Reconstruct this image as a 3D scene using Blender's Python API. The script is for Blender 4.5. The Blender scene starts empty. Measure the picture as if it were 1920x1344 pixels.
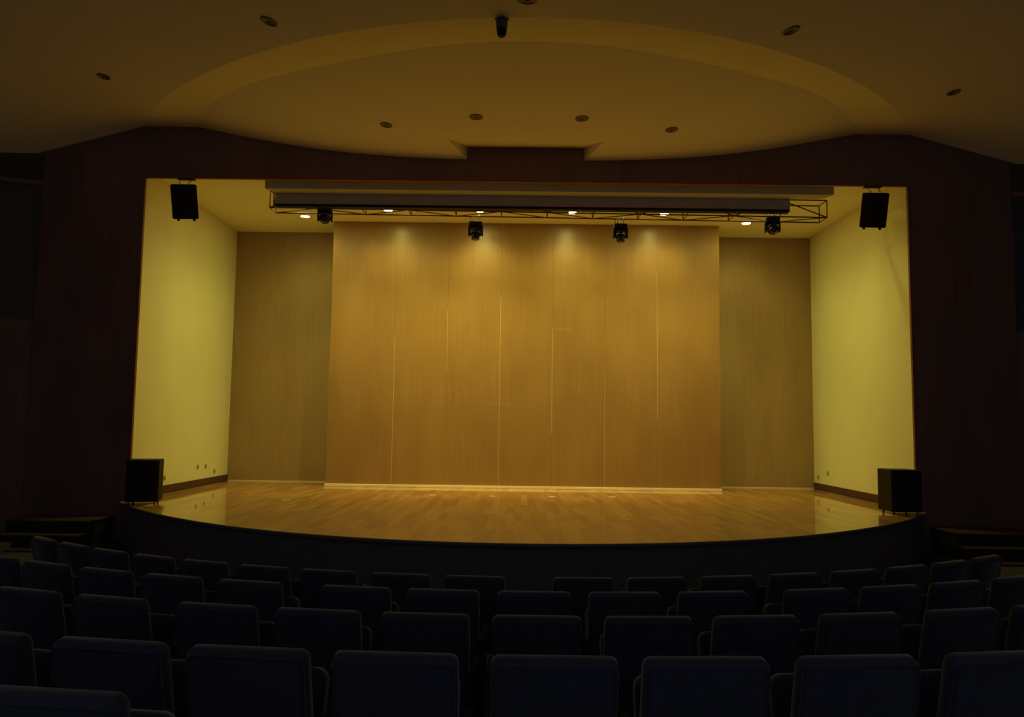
import bpy, bmesh, math, random
from math import sin, cos, pi, radians, sqrt, atan2
from mathutils import Vector, Matrix
from mathutils.bvhtree import BVHTree
import numpy as np
random.seed(4)
sc = bpy.context.scene
COL = sc.collection

# ------------------------------------------------------------------ camera
cd = bpy.data.cameras.new('camera'); cam = bpy.data.objects.new('camera', cd); COL.objects.link(cam)
cd.sensor_fit = 'HORIZONTAL'; cd.sensor_width = 36.0; cd.lens = 1460.18 / 1920 * 36.0
cd.clip_start = 0.05; cd.clip_end = 200
PIT, YAW, ROL = 0.0831, -0.0061, 0.0133
Fv = Vector((sin(YAW)*cos(PIT), cos(YAW)*cos(PIT), sin(PIT)))
Rv0 = Vector((cos(YAW), -sin(YAW), 0)); Uv0 = Rv0.cross(Fv)
Rv = Rv0*cos(ROL) + Uv0*sin(ROL); Uv = Uv0*cos(ROL) - Rv0*sin(ROL)
M = Matrix((Rv, Uv, -Fv)).transposed().to_4x4()
M.translation = Vector((-0.1116, 0, 2.4102))
cam.matrix_world = M
sc.camera = cam

# ------------------------------------------------------------------ world, exposure, light levels
w = bpy.data.worlds.new('world'); sc.world = w; w.use_nodes = True
bg = w.node_tree.nodes['Background']; bg.inputs[0].default_value = (0.75, 0.82, 1.0, 1); bg.inputs[1].default_value = 0.115
sc.view_settings.view_transform = 'Standard'; sc.view_settings.look = 'None'
sc.view_settings.exposure = 0.12; sc.view_settings.gamma = 1.0; sc.view_settings.use_curve_mapping = False
LAMP_COL = (1.0, 0.93, 0.24); LAMP_EMIT = 92.0
SPOT_W, SIDE_W, REAR_FILL_W, CORNER_FILL_W = 88.0, 48.0, 262.0, 108.0        # beam of each ceiling downlight: the visible row, then the unseen fill lamps added over the front of the stage

# ------------------------------------------------------------------ materials
def mat(name, col, rough=0.6, metal=0.0, spec=0.5, coat=0.0, coat_rough=0.1, noise=0.0, nscale=6.0, bump=0.0, bscale=60.0, stretch=(1,1,1)):
    m = bpy.data.materials.new(name); m.use_nodes = True
    nt = m.node_tree; b = nt.nodes['Principled BSDF']
    b.inputs['Base Color'].default_value = (*col, 1); b.inputs['Roughness'].default_value = rough
    b.inputs['Metallic'].default_value = metal; b.inputs['Specular IOR Level'].default_value = spec
    b.inputs['Coat Weight'].default_value = coat; b.inputs['Coat Roughness'].default_value = coat_rough
    tc = nt.nodes.new('ShaderNodeTexCoord'); mp = nt.nodes.new('ShaderNodeMapping'); mp.inputs['Scale'].default_value = stretch
    nt.links.new(tc.outputs['Object'], mp.inputs[0])
    if noise > 0:
        n = nt.nodes.new('ShaderNodeTexNoise'); n.inputs['Scale'].default_value = nscale; n.inputs['Detail'].default_value = 5
        nt.links.new(mp.outputs[0], n.inputs['Vector'])
        r = nt.nodes.new('ShaderNodeMapRange'); r.inputs[3].default_value = 1 - noise; r.inputs[4].default_value = 1 + noise
        r.inputs[1].default_value = 0.25; r.inputs[2].default_value = 0.75
        nt.links.new(n.outputs[0], r.inputs[0])
        x = nt.nodes.new('ShaderNodeVectorMath'); x.operation = 'SCALE'; x.inputs[0].default_value = col
        nt.links.new(r.outputs[0], x.inputs['Scale']); nt.links.new(x.outputs[0], b.inputs['Base Color'])
    if bump > 0:
        n2 = nt.nodes.new('ShaderNodeTexNoise'); n2.inputs['Scale'].default_value = bscale
        nt.links.new(mp.outputs[0], n2.inputs['Vector'])
        bp = nt.nodes.new('ShaderNodeBump'); bp.inputs['Strength'].default_value = bump; bp.inputs['Distance'].default_value = 0.01
        nt.links.new(n2.outputs[0], bp.inputs['Height']); nt.links.new(bp.outputs[0], b.inputs['Normal'])
    return m

def emis(name, col, s):
    m = bpy.data.materials.new(name); m.use_nodes = True
    b = m.node_tree.nodes['Principled BSDF']
    b.inputs['Base Color'].default_value = (0.8, 0.8, 0.8, 1)
    b.inputs['Emission Color'].default_value = (*col, 1); b.inputs['Emission Strength'].default_value = s
    return m

def planks():
    """glossy strip flooring: boards run towards the back of the stage, each board its own tone"""
    m = bpy.data.materials.new('stage_boards'); m.use_nodes = True
    nt = m.node_tree; N = nt.nodes; L = nt.links; b = N['Principled BSDF']
    tc = N.new('ShaderNodeTexCoord'); mp = N.new('ShaderNodeMapping'); mp.inputs['Rotation'].default_value = (0, 0, radians(90))
    L.new(tc.outputs['Object'], mp.inputs[0])
    br = N.new('ShaderNodeTexBrick')
    br.offset = 0.37; br.offset_frequency = 3
    br.inputs['Scale'].default_value = 1.0; br.inputs['Brick Width'].default_value = 0.95; br.inputs['Row Height'].default_value = 0.125
    br.inputs['Mortar Size'].default_value = 0.0012; br.inputs['Bias'].default_value = 0.0
    br.inputs['Color1'].default_value = (0.38, 0.165, 0.050, 1); br.inputs['Color2'].default_value = (0.60, 0.32, 0.10, 1)
    br.inputs['Mortar'].default_value = (0.16, 0.07, 0.03, 1)
    L.new(mp.outputs[0], br.inputs[0])
    mp2 = N.new('ShaderNodeMapping'); mp2.inputs['Scale'].default_value = (14, 1.0, 1); L.new(tc.outputs['Object'], mp2.inputs[0])
    n = N.new('ShaderNodeTexNoise'); n.inputs['Scale'].default_value = 2.2; n.inputs['Detail'].default_value = 6
    L.new(mp2.outputs[0], n.inputs[0])
    r = N.new('ShaderNodeMapRange'); r.inputs[1].default_value = 0.3; r.inputs[2].default_value = 0.7; r.inputs[3].default_value = 0.88; r.inputs[4].default_value = 1.1
    L.new(n.outputs[0], r.inputs[0])
    x = N.new('ShaderNodeVectorMath'); x.operation = 'SCALE'; L.new(br.outputs[0], x.inputs[0]); L.new(r.outputs[0], x.inputs['Scale'])
    L.new(x.outputs[0], b.inputs['Base Color'])
    b.inputs['Roughness'].default_value = 0.42; b.inputs['Specular IOR Level'].default_value = 0.3
    b.inputs['Coat Weight'].default_value = 0.85; b.inputs['Coat Roughness'].default_value = 0.035
    n3 = N.new('ShaderNodeTexNoise'); n3.inputs['Scale'].default_value = 1.1; L.new(tc.outputs['Object'], n3.inputs[0])
    bp = N.new('ShaderNodeBump'); bp.inputs['Strength'].default_value = 0.05; bp.inputs['Distance'].default_value = 0.01
    L.new(n3.outputs[0], bp.inputs['Height']); L.new(bp.outputs[0], b.inputs['Coat Normal'])
    return m

def veneer(name, c1, c2, rough, spec, sx=1.0, coat=0.0):
    """fine upright wood grain with broader tonal drift between veneer leaves"""
    m = bpy.data.materials.new(name); m.use_nodes = True
    nt = m.node_tree; N = nt.nodes; L = nt.links; b = N['Principled BSDF']
    tc = N.new('ShaderNodeTexCoord')
    def noise(scale, sc_, det):
        mp = N.new('ShaderNodeMapping'); mp.inputs['Scale'].default_value = scale; L.new(tc.outputs['Object'], mp.inputs[0])
        n = N.new('ShaderNodeTexNoise'); n.inputs['Scale'].default_value = sc_; n.inputs['Detail'].default_value = det
        L.new(mp.outputs[0], n.inputs[0]); return n
    a = noise((26*sx, 26*sx, 0.35), 2.0, 4); c = noise((1.1, 1.1, 0.45), 1.3, 3)
    mx = N.new('ShaderNodeMath'); mx.operation = 'ADD'; L.new(a.outputs[0], mx.inputs[0]); L.new(c.outputs[0], mx.inputs[1])
    r = N.new('ShaderNodeMapRange'); r.inputs[1].default_value = 0.7; r.inputs[2].default_value = 1.3; L.new(mx.outputs[0], r.inputs[0])
    cr = N.new('ShaderNodeMix'); cr.data_type = 'RGBA'; cr.inputs[6].default_value = (*c1, 1); cr.inputs[7].default_value = (*c2, 1)
    L.new(r.outputs[0], cr.inputs[0]); L.new(cr.outputs[2], b.inputs['Base Color'])
    b.inputs['Roughness'].default_value = rough; b.inputs['Specular IOR Level'].default_value = spec
    b.inputs['Coat Weight'].default_value = coat; b.inputs['Coat Roughness'].default_value = 0.28
    return m

CREAM = (0.84, 0.80, 0.46)
m_cream = mat('cream_plaster', CREAM, 0.75, spec=0.25, noise=0.025, nscale=1.5)
m_stceil = mat('stage_ceiling_paint', (0.93, 0.90, 0.56), 0.75, spec=0.2)
m_ceil = mat('ceiling_paint', (0.86, 0.80, 0.55), 0.8, spec=0.2, noise=0.02, nscale=1.2)
m_panel = veneer('honey_veneer', (0.265, 0.135, 0.034), (0.345, 0.185, 0.048), 0.42, 0.5, coat=0.45)
m_back = veneer('olive_veneer', (0.32, 0.205, 0.095), (0.40, 0.27, 0.12), 0.6, 0.3, 0.8)
m_dark = veneer('dark_red_wood', (0.15, 0.090, 0.085), (0.23, 0.135, 0.12), 0.6, 0.3, 0.6)
m_trim = mat('red_brown_trim', (0.24, 0.065, 0.025), 0.55, noise=0.1, stretch=(1, 1, 1))
m_tread = mat('dark_step_boards', (0.075, 0.048, 0.034), 0.7, spec=0.2)
m_riser = mat('dark_step_riser', (0.035, 0.03, 0.028), 0.8, spec=0.1)
m_base = mat('skirting_wood', (0.09, 0.033, 0.016), 0.5, noise=0.12, nscale=9)
m_stage = planks()
m_fascia = mat('black_fascia', (0.15, 0.145, 0.145), 0.8, spec=0.15, noise=0.1)
m_seam = mat('light_seam_filler', (0.64, 0.46, 0.20), 0.5)
m_rail = mat('pale_timber_rail', (0.86, 0.70, 0.48), 0.4)
m_grey = mat('grey_wall_panel', (0.10, 0.10, 0.085), 0.85, spec=0.15, noise=0.05)
m_greyblue = mat('blue_grey_wall_panel', (0.065, 0.075, 0.115), 0.85, spec=0.15, noise=0.05)
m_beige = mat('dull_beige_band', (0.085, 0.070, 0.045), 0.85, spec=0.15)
m_carpet = mat('dark_carpet', (0.075, 0.072, 0.075), 0.95, spec=0.05, noise=0.25, nscale=40, bump=0.3, bscale=300)
m_black = mat('matt_black_paint', (0.008, 0.008, 0.009), 0.6, spec=0.3)
m_blackw = mat('black_textured_cabinet', (0.014, 0.011, 0.009), 0.6, spec=0.25, bump=0.2, bscale=150)
m_grille = mat('black_grille', (0.006, 0.007, 0.009), 0.7, spec=0.3, bump=0.5, bscale=260)
m_case = mat('grey_brown_casing', (0.46, 0.43, 0.36), 0.6, spec=0.3, noise=0.05)
m_soff = mat('olive_bulkhead_paint', (0.52, 0.50, 0.33), 0.75, spec=0.2)
m_steel = mat('rusty_brown_steel', (0.10, 0.042, 0.02), 0.85, spec=0.08)
m_bright = mat('bare_metal', (0.55, 0.53, 0.48), 0.35, metal=0.9)
m_greypl = mat('grey_plastic', (0.09, 0.09, 0.095), 0.5)
m_lens = mat('dark_lens', (0.01, 0.01, 0.014), 0.08, spec=0.9, coat=1.0, coat_rough=0.02)
m_ring = mat('dull_metal_ring', (0.18, 0.17, 0.16), 0.4, metal=0.7)
m_navy = mat('navy_upholstery', (0.050, 0.053, 0.078), 0.9, spec=0.25, noise=0.12, nscale=20, bump=0.25, bscale=400)
_b = m_navy.node_tree.nodes['Principled BSDF']; _b.inputs['Sheen Weight'].default_value = 0.7; _b.inputs['Sheen Roughness'].default_value = 0.35; _b.inputs['Sheen Tint'].default_value = (0.9, 0.9, 0.8, 1)
m_shell = mat('dark_seat_shell', (0.026, 0.022, 0.018), 0.6, spec=0.3)
m_arm = mat('dark_armrest', (0.03, 0.02, 0.012), 0.85, spec=0.05)
m_can = mat('tarnished_downlight_rim', (0.21, 0.145, 0.07), 0.5, metal=0.2)
m_canin = mat('downlight_inside', (0.12, 0.08, 0.04), 0.5)
m_sock = mat('socket_plastic', (0.42, 0.34, 0.14), 0.5)
m_tape = mat('white_marking_tape', (0.92, 0.90, 0.80), 0.6)
m_lamp = emis('lit_downlight_glass', LAMP_COL, LAMP_EMIT)
m_whitepl = mat('white_trim_plastic', (0.85, 0.82, 0.62), 0.5)

# ------------------------------------------------------------------ mesh helpers
def obj(name, bm, m, parent=None, smooth=False):
    me = bpy.data.meshes.new(name); bm.normal_update(); bm.to_mesh(me); bm.free()
    for mm in (m if isinstance(m, (list, tuple)) else [m]): me.materials.append(mm)
    if smooth:
        for f in me.polygons: f.use_smooth = True
    o = bpy.data.objects.new(name, me); COL.objects.link(o)
    if parent: o.parent = parent
    return o
def tag(o, label, cat, group=None):
    o['label'] = label; o['category'] = cat
    if group: o['group'] = group
    return o
def thing(name, label, cat, loc=(0,0,0), rot=(0,0,0), group=None):
    o = bpy.data.objects.new(name, None); COL.objects.link(o); o.location = loc; o.rotation_euler = rot
    o.empty_display_size = 0.1
    return tag(o, label, cat, group)
def struct(name, bm, m, smooth=False):
    o = obj(name, bm, m, None, smooth); o['kind'] = 'structure'; return o
def box(bm, x0, x1, y0, y1, z0, z1, bev=0.0, seg=2, mi=0, T=None):
    vs = [bm.verts.new((x, y, z)) for z in (z0, z1) for x, y in ((x0,y0),(x1,y0),(x1,y1),(x0,y1))]
    fs = [bm.faces.new([vs[i] for i in q]) for q in ((3,2,1,0),(4,5,6,7),(0,1,5,4),(1,2,6,5),(2,3,7,6),(3,0,4,7))]
    for f in fs: f.material_index = mi
    if T is not None:
        for v in vs: v.co = T @ v.co
    if bev > 0:
        es = list({e for f in fs for e in f.edges})
        bmesh.ops.bevel(bm, geom=es, offset=bev, segments=seg, profile=0.6, affect='EDGES')
    return bm
def tube(bm, a, b, r, n=8):
    a, b = Vector(a), Vector(b); d = (b - a); z = d.normalized()
    x = z.orthogonal().normalized(); y = z.cross(x)
    r1, r2 = [], []
    for i in range(n):
        t = 2*pi*i/n; o = x*cos(t)*r + y*sin(t)*r
        r1.append(bm.verts.new(a + o)); r2.append(bm.verts.new(b + o))
    for i in range(n): bm.faces.new((r1[i], r1[(i+1)%n], r2[(i+1)%n], r2[i]))
    bm.faces.new(r1[::-1]); bm.faces.new(r2)
    return bm
def path(bm, pts, r, n=6):
    for i in range(len(pts)-1): tube(bm, pts[i], pts[i+1], r, n)
    return bm
def lathe(bm, prof, n=24, T=None):
    """prof = [(radius, z)...] spun about z"""
    rings = []
    for r, z in prof:
        rings.append([bm.verts.new((max(r, 1e-4)*cos(2*pi*i/n), max(r, 1e-4)*sin(2*pi*i/n), z)) for i in range(n)])
    for a, b in zip(rings, rings[1:]):
        for i in range(n): bm.faces.new((a[i], a[(i+1)%n], b[(i+1)%n], b[i]))
    bm.faces.new(rings[0][::-1]); bm.faces.new(rings[-1])
    if T is not None:
        for ring in rings:
            for v in ring: v.co = T @ v.co
    return bm
def prism(bm, pts, z0, z1, mi=0):
    a = [bm.verts.new((x, y, z0)) for x, y in pts]; b = [bm.verts.new((x, y, z1)) for x, y in pts]
    n = len(pts); fs = [bm.faces.new(a[::-1]), bm.faces.new(b)]
    for i in range(n): fs.append(bm.faces.new((a[i], a[(i+1)%n], b[(i+1)%n], b[i])))
    for f in fs: f.material_index = mi
    return bm
def B(): return bmesh.new()
def grid(bm, rows, flip=False, mi=0):
    vr = [[bm.verts.new(p) for p in r] for r in rows]
    for a, b in zip(vr, vr[1:]):
        for i in range(len(a)-1):
            q = (a[i], a[i+1], b[i+1], b[i])
            f = bm.faces.new(q[::-1] if flip else q); f.material_index = mi
    return vr
def copy_tree(o, parent=None):
    c = o.copy(); COL.objects.link(c); c.parent = parent
    for ch in [k for k in o.children]: copy_tree(ch, c)
    return c

# ------------------------------------------------------------------ dimensions
D0, D0B = 13.46, 13.50          # proscenium wall, front and back face
W = 6.75; WS = 6.78             # half width of the opening / of the stage box
D1, D2 = 17.095, 18.145         # face of centre backdrop, back wall
HC = 6.861                      # stage ceiling
LIP = 6.69; ZS = 1.0

# ------------------------------------------------------------------ stage house
bm = B(); box(bm, -WS-0.15, -WS, D0B, D2+0.15, 0, HC+0.1); struct('wall_stage_left', bm, m_cream)
bm = B(); box(bm, WS, WS+0.15, D0B, D2+0.15, 0, HC+0.1); struct('wall_stage_right', bm, m_cream)
bm = B(); box(bm, -WS, WS, D2, D2+0.15, 0, HC+0.1); struct('wall_stage_back', bm, m_back)
bm = B(); box(bm, -WS, WS, D0B, D2, HC, HC+0.1); struct('ceiling_stage', bm, m_stceil)
for s, nm in ((-1, 'baseboard_left'), (1, 'baseboard_right')):
    bm = B(); x0, x1 = sorted((s*WS, s*(WS-0.018))); box(bm, x0, x1, D0B+0.001, D2-0.001, ZS+0.001, ZS+0.15, 0.004); struct(nm, bm, m_base)
# thin pale strips at the foot of the back wall, either side of the backdrop
for a, b, nm in ((-WS+0.02, -4.24, 'baseboard_back_left'), (4.36, WS-0.02, 'baseboard_back_right')):
    bm = B(); box(bm, a, b, D2-0.012, D2-0.0005, ZS+0.001, ZS+0.022, 0.003); struct(nm, bm, m_rail)

# proscenium wall: two sides and a header
def pros():
    bm = B()
    HX = 8.55
    box(bm, -HX, -W, D0, D0B, 0, 7.9); box(bm, W, HX, D0, D0B, 0, 7.9); box(bm, -W, W, D0, D0B, LIP, 7.9)
    return struct('wall_front', bm, m_dark)
pros()
bm = B(); box(bm, -W+0.02, W-0.02, D0-0.012, D0B+0.01, LIP-0.03, LIP-0.001, 0.004); struct('trim_1', bm, m_trim)
bm = B(); box(bm, -W+0.0005, -W+0.02, D0-0.012, D0B+0.01, ZS+0.001, LIP-0.001, 0.004); struct('trim_2', bm, m_trim)
bm = B(); box(bm, W-0.02, W-0.0005, D0-0.012, D0B+0.01, ZS+0.001, LIP-0.001, 0.004); struct('trim_3', bm, m_trim)

# side walls of the hall: dark wainscot, grey upper field, slim moulding, dull band above
def hallwall(s, name, field):
    pts = [(8.55, D0B), (10.9, 12.4), (11.4, 5.5), (11.4, -1.6)]
    bm = B()
    for (xa, ya), (xb, yb) in zip(pts, pts[1:]):
        for z0, z1, off, mi in ((0, 4.1, 0.0, 0), (4.1, 6.5, 0.02, 1), (6.5, 6.58, -0.03, 0), (6.58, 11.5, 0.02, 2)):
            dd = Vector((xb-xa, yb-ya, 0)).normalized()*0.12; n = Vector((yb-ya, -(xb-xa), 0)).normalized()
            if n.x < 0: n = -n
            A = Vector((xa, ya, 0)) + n*off - (dd if ya < 13 else dd*0); Bv = Vector((xb, yb, 0)) + n*off + dd
            q = [(s*A.x, A.y), (s*Bv.x, Bv.y), (s*(Bv+n*0.15).x, (Bv+n*0.15).y), (s*(A+n*0.15).x, (A+n*0.15).y)]
            prism(bm, q if s < 0 else q[::-1], z0, z1, mi)
    bmesh.ops.recalc_face_normals(bm, faces=bm.faces)
    return struct(name, bm, [m_dark, field, m_beige])
hallwall(-1, 'wall_left', m_grey); hallwall(1, 'wall_right', m_greyblue)

# ------------------------------------------------------------------ hall ceiling: three plastered surfaces
K1T = [(0.63, 9.51, 7.21), (0.97, 9.59, 7.22), (1.51, 9.74, 7.25), (1.9, 9.97, 7.28), (2.31, 10.09, 7.3), (2.95, 10.58, 7.37), (3.21, 10.62, 7.38), (3.86, 11.12, 7.44), (3.95, 11.29, 7.46), (4.73, 11.85, 7.53), (5.23, 12.43, 7.57), (5.67, 13.01, 7.59), (5.85, 13.46, 7.6)]
K2T = [(0.04, 7.63, 6.55), (0.37, 7.65, 6.56), (0.85, 7.83, 6.6), (0.96, 7.79, 6.6), (1.54, 8.21, 6.7), (1.72, 8.17, 6.71), (2.42, 8.59, 6.85), (2.45, 8.83, 6.87), (3.03, 9.08, 6.97), (3.43, 9.63, 7.07), (4.02, 9.97, 7.18), (4.81, 10.97, 7.33), (5.0, 11.0, 7.36), (5.97, 12.34, 7.5), (6.23, 12.45, 7.54), (6.8, 13.46, 7.6)]
def evenfit(T, k, degs=(0,2,4,6)):
    x = np.array([t[0] for t in T]); y = np.array([t[k] for t in T]); wt = np.ones(len(x)); wt[-1] = 30
    A = np.stack([x**d for d in degs], 1)
    c = np.linalg.lstsq(A*wt[:,None], y*wt, rcond=None)[0]
    return lambda v: float(sum(ci*abs(v)**d for ci, d in zip(c, degs)))
k1y, k1z = evenfit(K1T, 1), evenfit(K1T, 2); k2y, k2z = evenfit(K2T, 1), evenfit(K2T, 2)
X1, X2 = 5.85, 6.8
WL = [(0,7.055),(1.02,7.058),(2.3,7.11),(3.65,7.21),(4.8,7.40),(5.85,7.60)]
wlz = evenfit(WL, 1)
NXO, NXI, NY, NZ = 1.30, 1.04, 12.6, 7.29; NX0, NX1 = -NXO, NXO
def smax(s, X): return math.sin(s*pi/2)*X            # denser samples near the ends
S = [i/60 for i in range(-60, 61)]
# B: sloping band between the two arcs
bm = B(); rows = []
for t in [i/6 for i in range(7)]:
    r = []
    for s in S:
        x1, x2 = smax(s, X1), smax(s, X2)
        p = Vector((x1, min(D0, k1y(x1)), k1z(x1))).lerp(Vector((x2, min(D0, k2y(x2)), k2z(x2))), t); r.append(p)
    rows.append(r)
grid(bm, rows, True)
o_band = struct('ceiling', bm, m_ceil, True)
# C: inner shell running to the header wall, with a mitred slot cut at its middle
bm = B()
xs = sorted({round(smax(s, X1), 4) for s in S} | {NX0, NX1})
ts = [i/10 for i in range(11)]
def zc(x, y):
    y1 = min(D0, k1y(x)); t = 0 if D0-y1 < 1e-6 else (y-y1)/(D0-y1); return k1z(x)*(1-t)+wlz(x)*t
cols = []
for x in xs:
    y1 = min(D0-1e-4, k1y(x)); col = []
    if y1 < NY:
        yy = [y1+(NY-y1)*t for t in ts] + [NY+(D0-NY)*t for t in (0.33, 0.66, 1)]
    else: yy = [y1+(D0-y1)*(i/13) for i in range(14)]
    cols.append([Vector((x, y, zc(x, y))) for y in yy])
def warp(v):
    t = (v.y-NY)/(D0-NY); a = abs(v.x)
    if t <= 0: return v
    sh = (NXO-NXI)*t
    x = a*(1-sh/NXO) if a <= NXO else a - sh*max(0, 1-(a-NXO)/2.2)
    x = x if v.x > 0 else -x
    return Vector((x, v.y, zc(x, v.y)))
cols = [[warp(v) for v in c] for c in cols]
def slot(v):
    t = (v.y-NY)/(D0-NY); return Vector((v.x, v.y, zc(v.x, NY)*(1-t)+NZ*t))
for a, b in zip(cols, cols[1:]):
    inside = a[0].x >= NX0-1e-6 and b[0].x <= NX1+1e-6
    A, Bc = list(a), list(b)
    if inside:
        A = A[:11]+[slot(v) for v in A[11:]]; Bc = Bc[:11]+[slot(v) for v in Bc[11:]]
    va = [bm.verts.new(v) for v in A]; vb = [bm.verts.new(v) for v in Bc]
    for i in range(13): bm.faces.new((va[i], va[i+1], vb[i+1], vb[i]))
for xn in (NX0, NX1):
    c = [q for q in cols if abs(q[0].x-xn) < 1e-6][0]
    lo = c[10:]; hi = [slot(v) for v in lo]
    bm.faces.new([bm.verts.new(v) for v in (lo[0], lo[-1], hi[-1])])
bmesh.ops.remove_doubles(bm, verts=bm.verts, dist=1e-4)
o_shell = struct('ceiling', bm, m_ceil, False)
for f in o_shell.data.polygons: f.use_smooth = abs(f.normal.z) > 0.5
mod = o_shell.modifiers.new('edge', 'EDGE_SPLIT'); mod.split_angle = radians(12)
# A: main ceiling around the arcs
def outer(s):
    a = s*1.0
    # travel along wall-end, side, rear
    L1, L2 = 15.06, 11.5
    d = abs(a)*(L1+L2); sg = -1 if a < 0 else 1
    if d <= L2: x, y = sg*d, -1.6
    else: x, y = sg*11.5, -1.6+(d-L2)
    z = 6.32 + (D0-y)*(-0.07 + 0.32*abs(x)/11.5)
    return Vector((x, min(y, D0), z))
bm = B(); rows = []
for t in [0, .04, .08, .13, .2, .3, .4, .52, .64, .76, .88, 1]:
    r = []
    for s in S:
        x2 = smax(s, X2); p2 = Vector((x2, min(D0, k2y(x2)), k2z(x2))); r.append(p2.lerp(outer(s), t))
    rows.append(r)
grid(bm, rows, True)
o_main = struct('ceiling', bm, m_ceil, True)

def bvh(o):
    me = o.data; return BVHTree.FromPolygons([v.co[:] for v in me.vertices], [p.vertices[:] for p in me.polygons])
BV = {k: bvh(o) for k, o in (('band', o_band), ('shell', o_shell), ('main', o_main))}
def hit_up(x, y):
    best = None
    for t in BV.values():
        h, n, i, d = t.ray_cast(Vector((x, y, 3)), Vector((0, 0, 1)))
        if h is not None and (best is None or h.z < best[0].z): best = (h, n if n.z < 0 else -n)
    return best

# ------------------------------------------------------------------ hall floor: flat curved terraces, ramp down to the stage
YC = 13.6
RHO = {1: 7.60, 2: 8.63, 3: 9.54, 4: 10.75, 5: 11.6}
TOP = {1: 1.25, 2: 1.36, 3: 1.43, 4: 1.58, 5: 1.70}
SEAT_H = 0.90
FZ = {k: TOP[k]-SEAT_H for k in TOP}
prof = [(0.0, 0.0), (4.0, 0.0), (7.0, FZ[1]), (8.05, FZ[1]), (8.05, FZ[2]), (9.0, FZ[2]), (9.0, FZ[3]), (10.0, FZ[3]), (10.0, FZ[4]), (11.15, FZ[4]), (11.15, FZ[5]), (18, FZ[5])]
bm = B(); rows = []
for r, z in prof:
    rows.append([Vector((max(r, .01)*sin(a), YC-max(r, .01)*cos(a), z)) for a in [radians(-110+220*i/110) for i in range(111)]])
grid(bm, rows, False)
struct('floor', bm, m_carpet)

# ------------------------------------------------------------------ the stage platform
def front_y(x): return 9.33 + 0.072*x*x + 0.0003*x**4
stage = thing('stage', 'raised stage of glossy honey wood boards with a curved black front edge', 'stage', (0, 0, 0))
XE = 6.905
edge = [(x, front_y(x)) for x in [XE*i/60 for i in range(-60, 61)]]
edge[0] = (-XE, D0-0.001); edge[-1] = (XE, D0-0.001)
deck = edge + [(W-0.03, D0-0.001), (W-0.03, D2-0.001), (-W+0.03, D2-0.001), (-W+0.03, D0-0.001)]
bm = B(); prism(bm, deck, ZS-0.04, ZS); obj('deck', bm, m_stage, stage)
bm = B()
ins = [(x, y+0.05) for x, y in edge[1:-1]]
def strip(bm, e, z0, z1, th):
    rows = [[Vector((x, y, z)) for x, y in e] for z in (z0, z1)]
    grid(bm, rows)
    rows = [[Vector((x, y+th, z)) for x, y in e] for z in (z0, z1)]
    grid(bm, rows, True)
strip(bm, ins, 0.0, ZS-0.041, 0.04); f = obj('fascia', bm, m_fascia, stage); f['label'] = 'black curved fascia under the stage edge'
bm = B()
e2 = edge[1:-1]
ring = []
for dz, dy in ((0.001, 0.012), (0.0005, -0.012), (-0.012, -0.02), (-0.045, -0.02), (-0.045, 0.012)):
    ring.append([Vector((x, y+dy, ZS+dz)) for x, y in e2])
grid(bm, ring, False); f = obj('nosing', bm, m_fascia, stage, True); f['label'] = 'dark rounded nosing along the stage edge'

# ------------------------------------------------------------------ the backdrop of seven tall veneered boards
XL, XR = -4.236, 4.36
seams = [-2.81, -1.65, -0.48, 0.67, 1.83, 2.98]
bd = thing('backdrop', 'wide honey coloured wood backdrop of tall boards at the rear of the stage', 'backdrop', (0, D1, ZS))
bx = [XL] + seams + [XR]
for a, b in zip(bx, bx[1:]):
    bm = B(); box(bm, a+0.0012, b-0.0012, 0, 0.30, 0.0008, HC-ZS-0.004)
    obj('board', bm, m_panel, bd)
for x, z0, z1, h in ((-2.81, 0.05, 3.3, 0.004), (-1.65, 2.5, 3.9, 0.003), (-0.48, 0.05, 4.2, 0.004), (0.67, 1.2, 3.5, 0.004), (1.83, 0.05, 2.7, 0.003), (2.98, 1.5, 4.8, 0.003)):
    bm = B(); box(bm, x-h*0.8, x+h*0.8, -0.0015, 0.002, z0, z1); o = obj('seam_strip', bm, m_seam, bd); o['label'] = 'thin pale seam between boards'
for x0, x1, z in ((0.68, 1.10, 3.5), (-0.86, -0.25, 1.835)):
    bm = B(); box(bm, x0, x1, -0.0015, 0.002, z-0.002, z+0.002); obj('seam_strip', bm, m_seam, bd)['label'] = 'short level seam line in the veneer'
bm = B(); box(bm, XL-0.02, XR+0.01, -0.045, -0.0005, 0.001, 0.055, 0.006); o = obj('foot_rail', bm, m_rail, bd); o['label'] = 'pale rail along the foot of the backdrop'

# ------------------------------------------------------------------ bulkhead, roller screen casing
bk = B(); 
pts = [(-4.72, 13.80), (5.58, 13.80), (5.58, 13.86), (5.46, 14.09), (-4.62, 14.09), (-4.72, 13.86)]
prism(bk, pts, 6.60, HC-0.001)
bmesh.ops.bevel(bk, geom=[e for e in bk.edges if abs(e.verts[0].co.z-6.6) < 1e-4 and abs(e.verts[1].co.z-6.6) < 1e-4], offset=0.008, segments=2, affect='EDGES')
blk = struct('trim_4', bk, m_soff)

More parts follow.
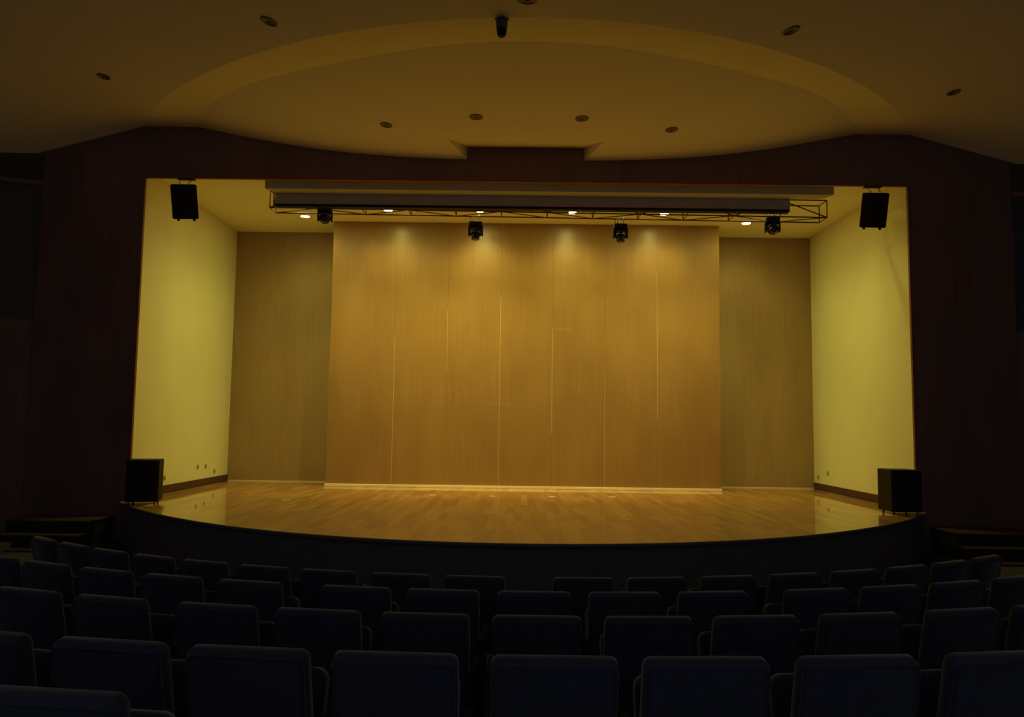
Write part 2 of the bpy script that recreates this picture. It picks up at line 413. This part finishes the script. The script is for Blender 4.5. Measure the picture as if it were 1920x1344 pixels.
scr = thing('projection_screen', 'long grey brown roller screen casing hung in front of the truss', 'projection screen', (0.115, 14.18, 6.36))
bm = B(); box(bm, -4.74, 4.76, -0.075, 0.07, 0.045, 0.315, 0.008); obj('casing', bm, m_case, scr)
bm = B(); box(bm, -4.74, 4.76, -0.082, 0.074, -0.005, 0.045, 0.006); obj('screen_slot', bm, m_black, scr)['label'] = 'black slot along the underside of the casing'
for s in (-1, 1):
    bm = B(); box(bm, s*4.765-0.008, s*4.765+0.008, -0.078, 0.073, 0.0, 0.318, 0.004); obj('end_cap', bm, m_greypl, scr)
bm = B(); box(bm, -4.74, 4.93, -0.06, -0.02, 0.316, 0.332); obj('top_rail', bm, m_black, scr)
for x in (-3.9, -1.3, 1.3, 3.9):
    bm = B(); box(bm, x-0.02, x+0.02, -0.012, 0.012, 0.332, HC-6.36-0.001); obj('hanger', bm, m_black, scr)

# ------------------------------------------------------------------ lighting truss
tr = thing('lighting_truss', 'thin brown steel box truss hung under the stage ceiling behind the screen casing', 'truss', (0.43, 14.5, 6.53), (0, 0.0066, 0))
TX0, TX1, TY, TZ0, TZ1 = -5.215, 5.225, 0.185, -0.175, 0.15
node = [TX0 + (TX1-TX0)*i/12 for i in range(13)]
for y in (-TY, TY):
    for z in (TZ0, TZ1):
        bm = B(); tube(bm, (TX0, y, z), (TX1, y, z), 0.013, 8); obj('chord', bm, m_steel, tr, True)
bot = [(1,0),(0,1),(1,0),(0,1),(1,0),(0,1),(0,1),(1,0),(0,1),(1,0),(0,1),(1,0)]
for i in range(12):
    a, b = bot[i]
    bm = B(); tube(bm, (node[i], TY if a else -TY, TZ0), (node[i+1], TY if b else -TY, TZ0), 0.009, 6); obj('bottom_brace', bm, m_steel, tr, True)
    u = i % 2 == 1
    bm = B(); tube(bm, (node[i], -TY, TZ1 if u else TZ0), (node[i+1], -TY, TZ0 if u else TZ1), 0.011, 6); obj('front_brace', bm, m_steel, tr, True)
for i in range(13):
    for y in (-TY, TY):
        bm = B(); tube(bm, (node[i], y, TZ0), (node[i], y, TZ1), 0.010, 6); obj('upright', bm, m_steel, tr, True)
    for z in (TZ0, TZ1):
        bm = B(); tube(bm, (node[i], -TY, z), (node[i], TY, z), 0.009, 6); obj('cross_tie', bm, m_steel, tr, True)
for x in (-4.3, -1.7, 1.7, 4.3):
    bm = B(); tube(bm, (x, 0.0, TZ1), (x, 0.0, HC-6.53-0.002-0.0066*0), 0.008, 6); tube(bm, (x, -TY, TZ1), (x, TY, TZ1), 0.010, 6); obj('hanger', bm, m_steel, tr)

# ------------------------------------------------------------------ moving head stage lights
def moving_head(x, y, ztop, tilt, yaw, label, clamp):
    t = thing('moving_head_light', label, 'stage light', (x, y, ztop), (0, 0, radians(yaw)), 'moving head lights under the truss')
    for s in (-1, 1):      # hook clamps
        bm = B(); zc_ = -clamp
        box(bm, s*0.055-0.012, s*0.055+0.012, -0.02, 0.02, zc_, 0.0, 0.003)
        path(bm, [(s*0.055, 0.03*cos(a), 0.005+0.03*sin(a)) for a in [radians(d) for d in range(-60, 241, 30)]], 0.006)
        obj('clamp', bm, m_bright if clamp > 0.05 else m_black, t)
    if clamp > 0.05:
        bm = B(); pts = [Vector((0.06+0.05*cos(a), 0.02, -clamp*0.5+0.05*sin(a))) for a in [radians(d) for d in range(-80, 220, 30)]]; path(bm, pts, 0.004)
        obj('safety_cable', bm, m_bright, t)
        bm = B(); path(bm, [Vector((-0.05, 0, -clamp)), Vector((-0.10, 0.0, -clamp*0.6)), Vector((-0.12, 0, -clamp*0.2)), Vector((-0.06, 0, 0.01))], 0.005)
        obj('power_cable', bm, m_black, t)
    z = -clamp
    bm = B(); box(bm, -0.125, 0.125, -0.10, 0.10, z-0.085, z, 0.018, 3); obj('base', bm, m_black, t)
    bm = B()
    for s in (-1, 1):
        T = Matrix.Translation((s*0.125, 0, z-0.175))
        box(bm, -0.016, 0.016, -0.055, 0.055, -0.095, 0.10, 0.014, 3, T=T)
    box(bm, -0.125, 0.125, -0.05, 0.05, z-0.11, z-0.08, 0.008)
    obj('yoke', bm, m_black, t)
    T = Matrix.Translation((0, 0, z-0.195)) @ Matrix.Rotation(radians(tilt), 4, 'X')
    bm = B(); lathe(bm, [(0.05, 0.12), (0.085, 0.115), (0.10, 0.08), (0.105, 0.0), (0.10, -0.06), (0.088, -0.075), (0.078, -0.08), (0.074, -0.15), (0.06, -0.155)], 24, T)
    h = obj('lamp_head', bm, m_black, t, True); 
    md = h.modifiers.new('es', 'EDGE_SPLIT'); md.split_angle = radians(35)
    bm = B(); lathe(bm, [(0.106, -0.03), (0.109, -0.035), (0.109, -0.045), (0.106, -0.05)], 24, T); r = obj('trim_ring', bm, m_ring, h, True); r['label'] = 'dull grey metal ring'
    bm = B(); lathe(bm, [(0.056, -0.150), (0.052, -0.163), (0.03, -0.172), (0.002, -0.175)], 20, T); obj('lens', bm, m_lens, h, True)
    return t
tz = lambda x: 6.53 + TZ0 - 0.0066*(x-0.43)
moving_head(-3.76, 14.40, tz(-3.76)+0.07, -58, 8, 'black moving head light at the left end of the truss', 0.03)
moving_head(-0.93, 14.66, tz(-.93)-0.015, -20, 0, 'black moving head light with a grey ring, left of the stage centre under the truss', 0.105)
moving_head(1.84, 14.66, tz(1.84)-0.015, -20, 0, 'black moving head light with looped side cable, right of stage centre', 0.10)
moving_head(4.66, 14.40, tz(4.66)+0.02, -58, -8, 'black moving head light near the open right end of the truss', 0.03)

# ------------------------------------------------------------------ lit downlights in the stage ceiling, then unseen fill lamps added behind the casing
def stage_downlight(x, y, label, watts, aim, size, blend=1.0):
    t = thing('ceiling_downlight', label, 'ceiling light', (x, y, HC), group='lit downlights in the stage ceiling')
    bm = B(); lathe(bm, [(0.093, -0.0005), (0.115, -0.001), (0.113, -0.008), (0.095, -0.010), (0.093, -0.006)], 28)
    obj('rim', bm, m_whitepl, t, True)
    bm = B(); lathe(bm, [(0.091, -0.0015), (0.091, -0.009), (0.06, -0.012), (0.01, -0.013)], 28); obj('lit_lens', bm, m_lamp, t, True)
    ld = bpy.data.lights.new('beam', 'SPOT'); ld.energy = watts; ld.color = LAMP_COL; ld.spot_size = radians(size); ld.spot_blend = blend; ld.shadow_soft_size = 0.045
    lo = bpy.data.objects.new('beam', ld); COL.objects.link(lo); lo.parent = t; lo.location = (0, 0, -0.06); lo.rotation_euler = (radians(aim), 0, 0)
    return t
nm = ['outer left downlight, glowing over the olive wall panel left of the backdrop', 'lit downlight, leftmost of the four in front of the backdrop', 'lit downlight above the moving head light left of centre', 'lit downlight, third from the left of the four before the backdrop', 'lit downlight, rightmost of the four in front of the backdrop', 'outer right downlight, glowing over the olive wall panel right of the backdrop']
for (x, y), l in zip([(-4.77, 16.67), (-2.86, 16.08), (-0.925, 16.08), (1.02, 16.12), (2.96, 16.16), (4.89, 16.82)], nm): stage_downlight(x, y, l, SIDE_W if abs(x) > 4 else SPOT_W*(1.4 if -2 < x < 0 else 1.0), 6, 140)
for x in (-3.9, -2.3, -0.925, 1.02, 2.5, 4.0):  # unseen row, added to brighten the backdrop
    stage_downlight(x, 14.75, 'added fill downlight over the front of the stage, unseen behind the roller screen casing', REAR_FILL_W*(1.2 if -2 < x < 0 else 0.78), 25, 78)
for x, l in ((-4.45, 'added fill downlight at the left front corner, unseen behind the screen casing'), (4.6, 'added fill downlight at the right front corner, unseen behind the screen casing')):  # unseen pair, added to brighten the stage side walls
    stage_downlight(x, 14.95, l, CORNER_FILL_W, 0, 145)

# ------------------------------------------------------------------ unlit downlights in the hall ceiling, and the camera there
def hall_downlight(p, n, label, r):
    t = thing('ceiling_downlight', label, 'ceiling light', p, group='unlit downlights in the hall ceiling')
    t.rotation_euler = (-n).to_track_quat('Z', 'Y').to_euler()
    bm = B(); lathe(bm, [(r*0.78, -0.001), (r, -0.002), (r*0.99, -0.010), (r*0.80, -0.014), (r*0.78, -0.010)], 28); obj('rim', bm, m_can, t, True)
    bm = B(); lathe(bm, [(r*0.77, -0.0015), (r*0.77, -0.007), (r*0.4, -0.006), (0.01, -0.005)], 28); obj('reflector', bm, m_canin, t, True)
    bm = B(); lathe(bm, [(r*0.25, -0.005), (r*0.25, -0.012), (r*0.15, -0.02), (0.005, -0.022)], 16); obj('bulb', bm, m_greypl, t, True)
CEIL_PTS = [
 (-2.264, 12.185, 'unlit round downlight, leftmost of the four in the inner ceiling', .10),
 (-0.786, 11.698, 'unlit round downlight just left of centre in the inner ceiling', .105),
 (0.85, 11.718, 'unlit round downlight just right of centre in the inner ceiling', .105),
 (2.344, 12.26, 'unlit round downlight with a tiny glint, rightmost in the inner ceiling', .10),
 (-3.012, 8.605, 'unlit downlight high on the left of the outer ceiling, near the top edge', .10),
 (3.015, 8.689, 'unlit downlight high on the right of the outer ceiling, near the top edge', .10),
 (-6.443, 11.415, 'small dark downlight at the far left of the outer ceiling', .095),
 (6.567, 11.652, 'small dark downlight at the far right of the outer ceiling', .095),
 (-0.057, 7.224, 'dark ceiling fitting cut by the top edge of the picture', .10)]
for x, y, l, r in CEIL_PTS:
    h, n = hit_up(x, y); hall_downlight(h, n, l, r)
h, n = hit_up(-0.31, 7.724)
t = thing('security_camera', 'small dark cylindrical camera hanging from the middle of the hall ceiling', 'security camera', (h.x, h.y, h.z))
bm = B(); lathe(bm, [(0.075, 0.02), (0.075, -0.01), (0.06, -0.02), (0.06, -0.02)], 20); obj('mount', bm, m_greypl, t, True)
bm = B(); lathe(bm, [(0.062, -0.018), (0.060, -0.06), (0.055, -0.115), (0.05, -0.118)], 24); obj('housing', bm, m_greypl, t, True)['label'] = 'grey upper housing'
bm = B(); lathe(bm, [(0.050, -0.116), (0.052, -0.13), (0.048, -0.17), (0.036, -0.195), (0.02, -0.198)], 24); o = obj('camera_head', bm, m_black, t, True); o['label'] = 'black tapered head'

# ------------------------------------------------------------------ hanging loudspeakers
def hung_speaker(x, y, z, yaw, pitch, roll, label):
    t = thing('hanging_loudspeaker', label, 'loudspeaker', (x, y, z), group='loudspeakers hung in the corners of the opening')
    R = Matrix.Rotation(radians(yaw), 4, 'Z') @ Matrix.Rotation(radians(pitch), 4, 'X') @ Matrix.Rotation(radians(roll), 4, 'Y')
    t.rotation_euler = R.to_euler()
    Ri = R.inverted()
    bm = B(); pts = [(-0.215, -0.15), (0.215, -0.15), (0.205, -0.02), (0.14, 0.18), (-0.14, 0.18), (-0.205, -0.02)]
    prism(bm, pts, -0.30, 0.30); bmesh.ops.bevel(bm, geom=list(bm.edges), offset=0.014, segments=2, affect='EDGES'); obj('cabinet', bm, m_blackw, t)
    bm = B(); rows = []
    for i in range(13):
        a = -1+2*i/12; rows.append([Vector((a*0.208, -0.152-0.03*(1-a*a), zz)) for zz in (-0.285, -0.28, 0.28, 0.285)])
    grid(bm, rows); rows2 = [[Vector((v.x, -0.15, v.z)) for v in r] for r in rows]; grid(bm, rows2, True)
    for i in (0, -1):
        g = [[r[i] for r in rows], [r[i] for r in rows2]]; grid(bm, g, i == 0)
    bmesh.ops.recalc_face_normals(bm, faces=bm.faces)
    obj('grille', bm, m_grille, t, True)
    for s in (-1, 1):
        bm = B(); lathe(bm, [(0.022, -0.298), (0.022, -0.325), (0.016, -0.335)], 12, Matrix.Translation((s*0.13, -0.05, 0))); obj('foot', bm, m_black, t)
        bm = B(); path(bm, [Vector((s*0.075+0.018*cos(a), 0, 0.318+0.018*sin(a))) for a in [radians(d) for d in range(0, 361, 45)]], 0.004); obj('eye_bolt', bm, m_steel, t)
    # chains up to the bracket under the header
    for s, off in ((-1, -0.05), (1, 0.055), (1, 0.005)):
        top = Ri @ (Vector((s*0.075+off, 0.02, LIP-0.032-z)))
        bm = B(); tube(bm, (s*0.075, 0, 0.335), top, 0.0045, 6); obj('hanging_wire', bm, m_steel, t)
    bm = B(); box(bm, -0.15, 0.15, -0.035, 0.05, LIP-0.045-z, LIP-0.030-z, 0.003); 
    for v in bm.verts: v.co = Ri @ v.co
    obj('bracket', bm, m_black, t)
hung_speaker(-6.02, 13.50, 6.245, 17, 14, -5, 'black loudspeaker hung under the header in the upper left corner of the opening')
hung_speaker(6.14, 13.50, 6.235, -17, 14, 5, 'black loudspeaker hung under the header in the upper right corner of the opening')

# ------------------------------------------------------------------ loudspeaker cabinets standing on the stage corners
def sub(x, y, yaw, label):
    t = thing('stage_loudspeaker', label, 'loudspeaker', (x, y, ZS), (0, 0, radians(yaw)), 'cabinets on the stage corners')
    bm = B(); box(bm, -0.25, 0.25, -0.24, 0.24, 0.055, 0.735, 0.012, 2); obj('cabinet', bm, m_blackw, t)
    bm = B(); box(bm, -0.232, 0.232, -0.252, -0.238, 0.075, 0.715, 0.006); obj('grille', bm, m_grille, t)
    for s in (-1, 1):
        bm = B(); box(bm, s*0.251-0.003, s*0.251+0.003, -0.06, 0.06, 0.47, 0.56, 0.002); obj('side_handle', bm, m_black, t)
        for f in (-1, 1):
            bm = B(); T = Matrix.Translation((s*0.19, f*0.18, 0.0255)) @ Matrix.Rotation(radians(90), 4, 'Y')
            lathe(bm, [(0.021, -0.013), (0.025, -0.010), (0.025, 0.010), (0.021, 0.013)], 16, T)
            c = obj('caster', bm, m_greypl, t)
            bm = B(); box(bm, s*0.19-0.022, s*0.19+0.022, f*0.18-0.02, f*0.18+0.02, 0.036, 0.056, 0.003); obj('fork', bm, m_bright, c)
    return t
sub(6.27, 13.10, 0, 'black loudspeaker cabinet on small casters at the right end of the stage')
sub(-6.26, 13.02, 16.5, 'black loudspeaker cabinet at the left end of the stage, turned slightly inward')

# ------------------------------------------------------------------ side steps to the stage
def steps(s):
    side = 'left' if s < 0 else 'right'
    t = thing('stage_steps', 'low dark wooden side steps on the %s of the stage, against the front wall' % side, 'steps', (s*7.62, 12.0, 0))
    for i, (z, y0) in enumerate(((0.76, 0.62), (0.57, 0.34), (0.38, 0.06), (0.19, -0.22))):
        bm = B(); box(bm, -0.68, 0.68, y0, 1.44 if i == 0 else y0+0.30, z-0.03, z, 0.006); obj('tread', bm, m_tread, t)
        bm = B(); box(bm, -0.66, 0.66, y0+0.03, 1.44 if i == 0 else y0+0.29, 0.0, z-0.031); obj('riser', bm, m_riser, t)
steps(-1); steps(1)

# ------------------------------------------------------------------ small fittings
def socket(s, y, z, label):
    x = s*(WS-0.0005)
    t = thing('wall_socket', label, 'wall socket', (x, y, z), (0, 0, radians(90 if s < 0 else -90)), 'sockets low on the stage side walls')
    bm = B(); box(bm, -0.043, 0.043, -0.009, 0.0, -0.043, 0.043, 0.003); obj('plate', bm, m_sock, t)
    bm = B(); box(bm, -0.02, 0.02, -0.012, -0.0085, -0.022, 0.016, 0.002); obj('outlet', bm, m_can, t)
for s, y, z, l in ((-1, 14.905, 1.29, 'low wall socket on the left side wall, nearest the loudspeaker cabinet'), (-1, 16.44, 1.415, 'faint socket on the left side wall, left one of the upper pair'), (-1, 16.86, 1.405, 'faint socket on the left side wall, right one of the upper pair'), (-1, 17.36, 1.27, 'small dark socket on the left side wall nearest the back corner'), (1, 17.90, 1.29, 'dark socket on the right side wall beside the back corner'), (1, 17.35, 1.408, 'faint socket on the right side wall, further from the back corner')): socket(s, y, z, l)
for x, y, wd, l in ((-4.19, 14.0, .14, 'short white tape mark on the boards at the far left of the stage'), (-1.716, 15.31, .12, 'white tape mark on the boards, leftmost of the four before the backdrop'), (-0.552, 15.26, .12, 'white tape mark on the boards, second from the left before the backdrop'), (0.619, 15.32, .13, 'white tape mark on the boards, third from the left before the backdrop'), (1.795, 15.44, .13, 'white tape mark on the boards, rightmost of the four before the backdrop')):
    bm = B(); box(bm, -wd/2, wd/2, -0.03, 0.03, 0.0, 0.0015); o = obj('tape_mark', bm, m_tape); o.location = (x, y, ZS+0.0005); tag(o, l, 'tape mark', 'tape marks on the stage floor')

# ------------------------------------------------------------------ auditorium seats
def rounded_slab(bm, w_, h_, d_, r, T, bulge=0.0, seg=5):
    """upright slab with round corners and softly rounded edges, centred in x/y, bottom at 0"""
    pts = []
    for cx, cz, a0 in ((w_/2-r, h_-r, 0), (-w_/2+r, h_-r, 90), (-w_/2+r*.6, r*.6, 180), (w_/2-r*.6, r*.6, 270)):
        rr = r if a0 < 180 else r*.6
        for i in range(seg+1):
            a = radians(a0+90*i/seg); pts.append((cx+rr*cos(a), cz+rr*sin(a)))
    layers = []
    for yy, k in ((-d_/2, 0.018), (-d_/2+0.006, 0.008), (-d_/2+0.018, 0.0), (d_/2-0.02, 0.0), (d_/2-0.006, 0.009), (d_/2, 0.022)):
        L_ = []
        for x, z in pts:
            kx = (w_/2-k)/(w_/2); kz = (h_/2-k)/(h_/2)
            L_.append(bm.verts.new(T @ Vector((x*kx, yy, (z-h_/2)*kz+h_/2))))
        layers.append(L_)
    n = len(pts)
    for a, b in zip(layers, layers[1:]):
        for i in range(n): bm.faces.new((a[i], b[i], b[(i+1)%n], a[(i+1)%n]))
    bm.faces.new(layers[0]); bm.faces.new(layers[-1][::-1])
    bmesh.ops.recalc_face_normals(bm, faces=bm.faces)
    return bm
def make_seat():
    t = thing('theatre_seat', 'x', 'seat', (0, 0, 0))
    lean = radians(12)
    T = Matrix.Translation((0, 0.135, 0.302)) @ Matrix.Rotation(lean, 4, 'X')
    bm = B(); rounded_slab(bm, 0.455, 0.612, 0.075, 0.032, T @ Matrix.Translation((0, 0.0, 0))); obj('backrest', bm, m_navy, t, True)
    bm = B(); rounded_slab(bm, 0.440, 0.585, 0.012, 0.03, T @ Matrix.Translation((0, -0.0335, 0.012))); obj('back_shell', bm, m_navy, t, True)
    T2 = Matrix.Translation((0, 0.22, 0.36)) @ Matrix.Rotation(radians(-14), 4, 'X')
    bm = B(); rounded_slab(bm, 0.40, 0.40, 0.09, 0.05, T2); obj('seat_cushion', bm, m_navy, t, True)['label'] = 'tipped up seat cushion'
    for s in (-1, 1):
        bm = B(); box(bm, s*0.239-0.018, s*0.239+0.018, 0.03, 0.36, 0.575, 0.60, 0.008, 2); obj('armrest', bm, m_arm, t)
        bm = B(); box(bm, s*0.239-0.014, s*0.239+0.014, 0.08, 0.31, 0.0, 0.574, 0.004); obj('side_frame', bm, m_shell, t)
    return t
proto = make_seat()
ords = ['leftmost', 'second from the left', 'third from the left', 'fourth from the left', 'fifth from the left', 'sixth from the left', 'seventh from the left', 'eighth from the left', 'ninth from the left', 'tenth from the left', 'eleventh from the left', 'twelfth from the left', 'thirteenth from the left', 'fourteenth from the left', 'fifteenth from the left', 'sixteenth from the left', 'seventeenth from the left', 'rightmost']
ROW = {1: [-37.6, -33.3, -29.0, -24.7, -20.4, -16.1, -11.8, -7.4, -3.1, 3.1, 7.4, 11.8, 16.2, 20.6, 25.0, 29.4, 33.7],
       2: [-31.6, -27.7, -23.9, -20.0, -16.2, -12.3, -7.45, -3.7, 0.1, 3.9, 7.7, 12.45, 16.2, 20.0, 23.9, 27.7, 31.6],
       3: [-24.6, -21.1, -17.6, -14.1, -10.2, -6.8, -3.4, 0.05, 3.5, 6.9, 10.4, 14.2, 17.7, 21.1, 24.6],
       4: [-17.9, -14.85, -11.75, -8.65, -5.75, -2.85, 0.2, 3.1, 6.1, 9.2, 12.3, 15.4],
       5: [-12.4, -9.5, -6.6]}
rn = {1: 'front row by the stage', 2: 'second row from the stage', 3: 'third row from the stage', 4: 'fourth row from the stage', 5: 'nearest row, lower left'}
first = True
for k, angs in ROW.items():
    for i, a in enumerate(angs):
        o = proto if first else copy_tree(proto); first = False
        r = radians(a); rho = RHO[k]
        o.location = (rho*sin(r), YC-rho*cos(r), FZ[k]); o.rotation_euler = (0, 0, r)
        last = i == len(angs)-1
        o['label'] = 'dark navy upholstered theatre seat in the %s, %s' % (rn[k], 'rightmost' if last else ords[i])
        o['group'] = 'theatre seats in the ' + rn[k]
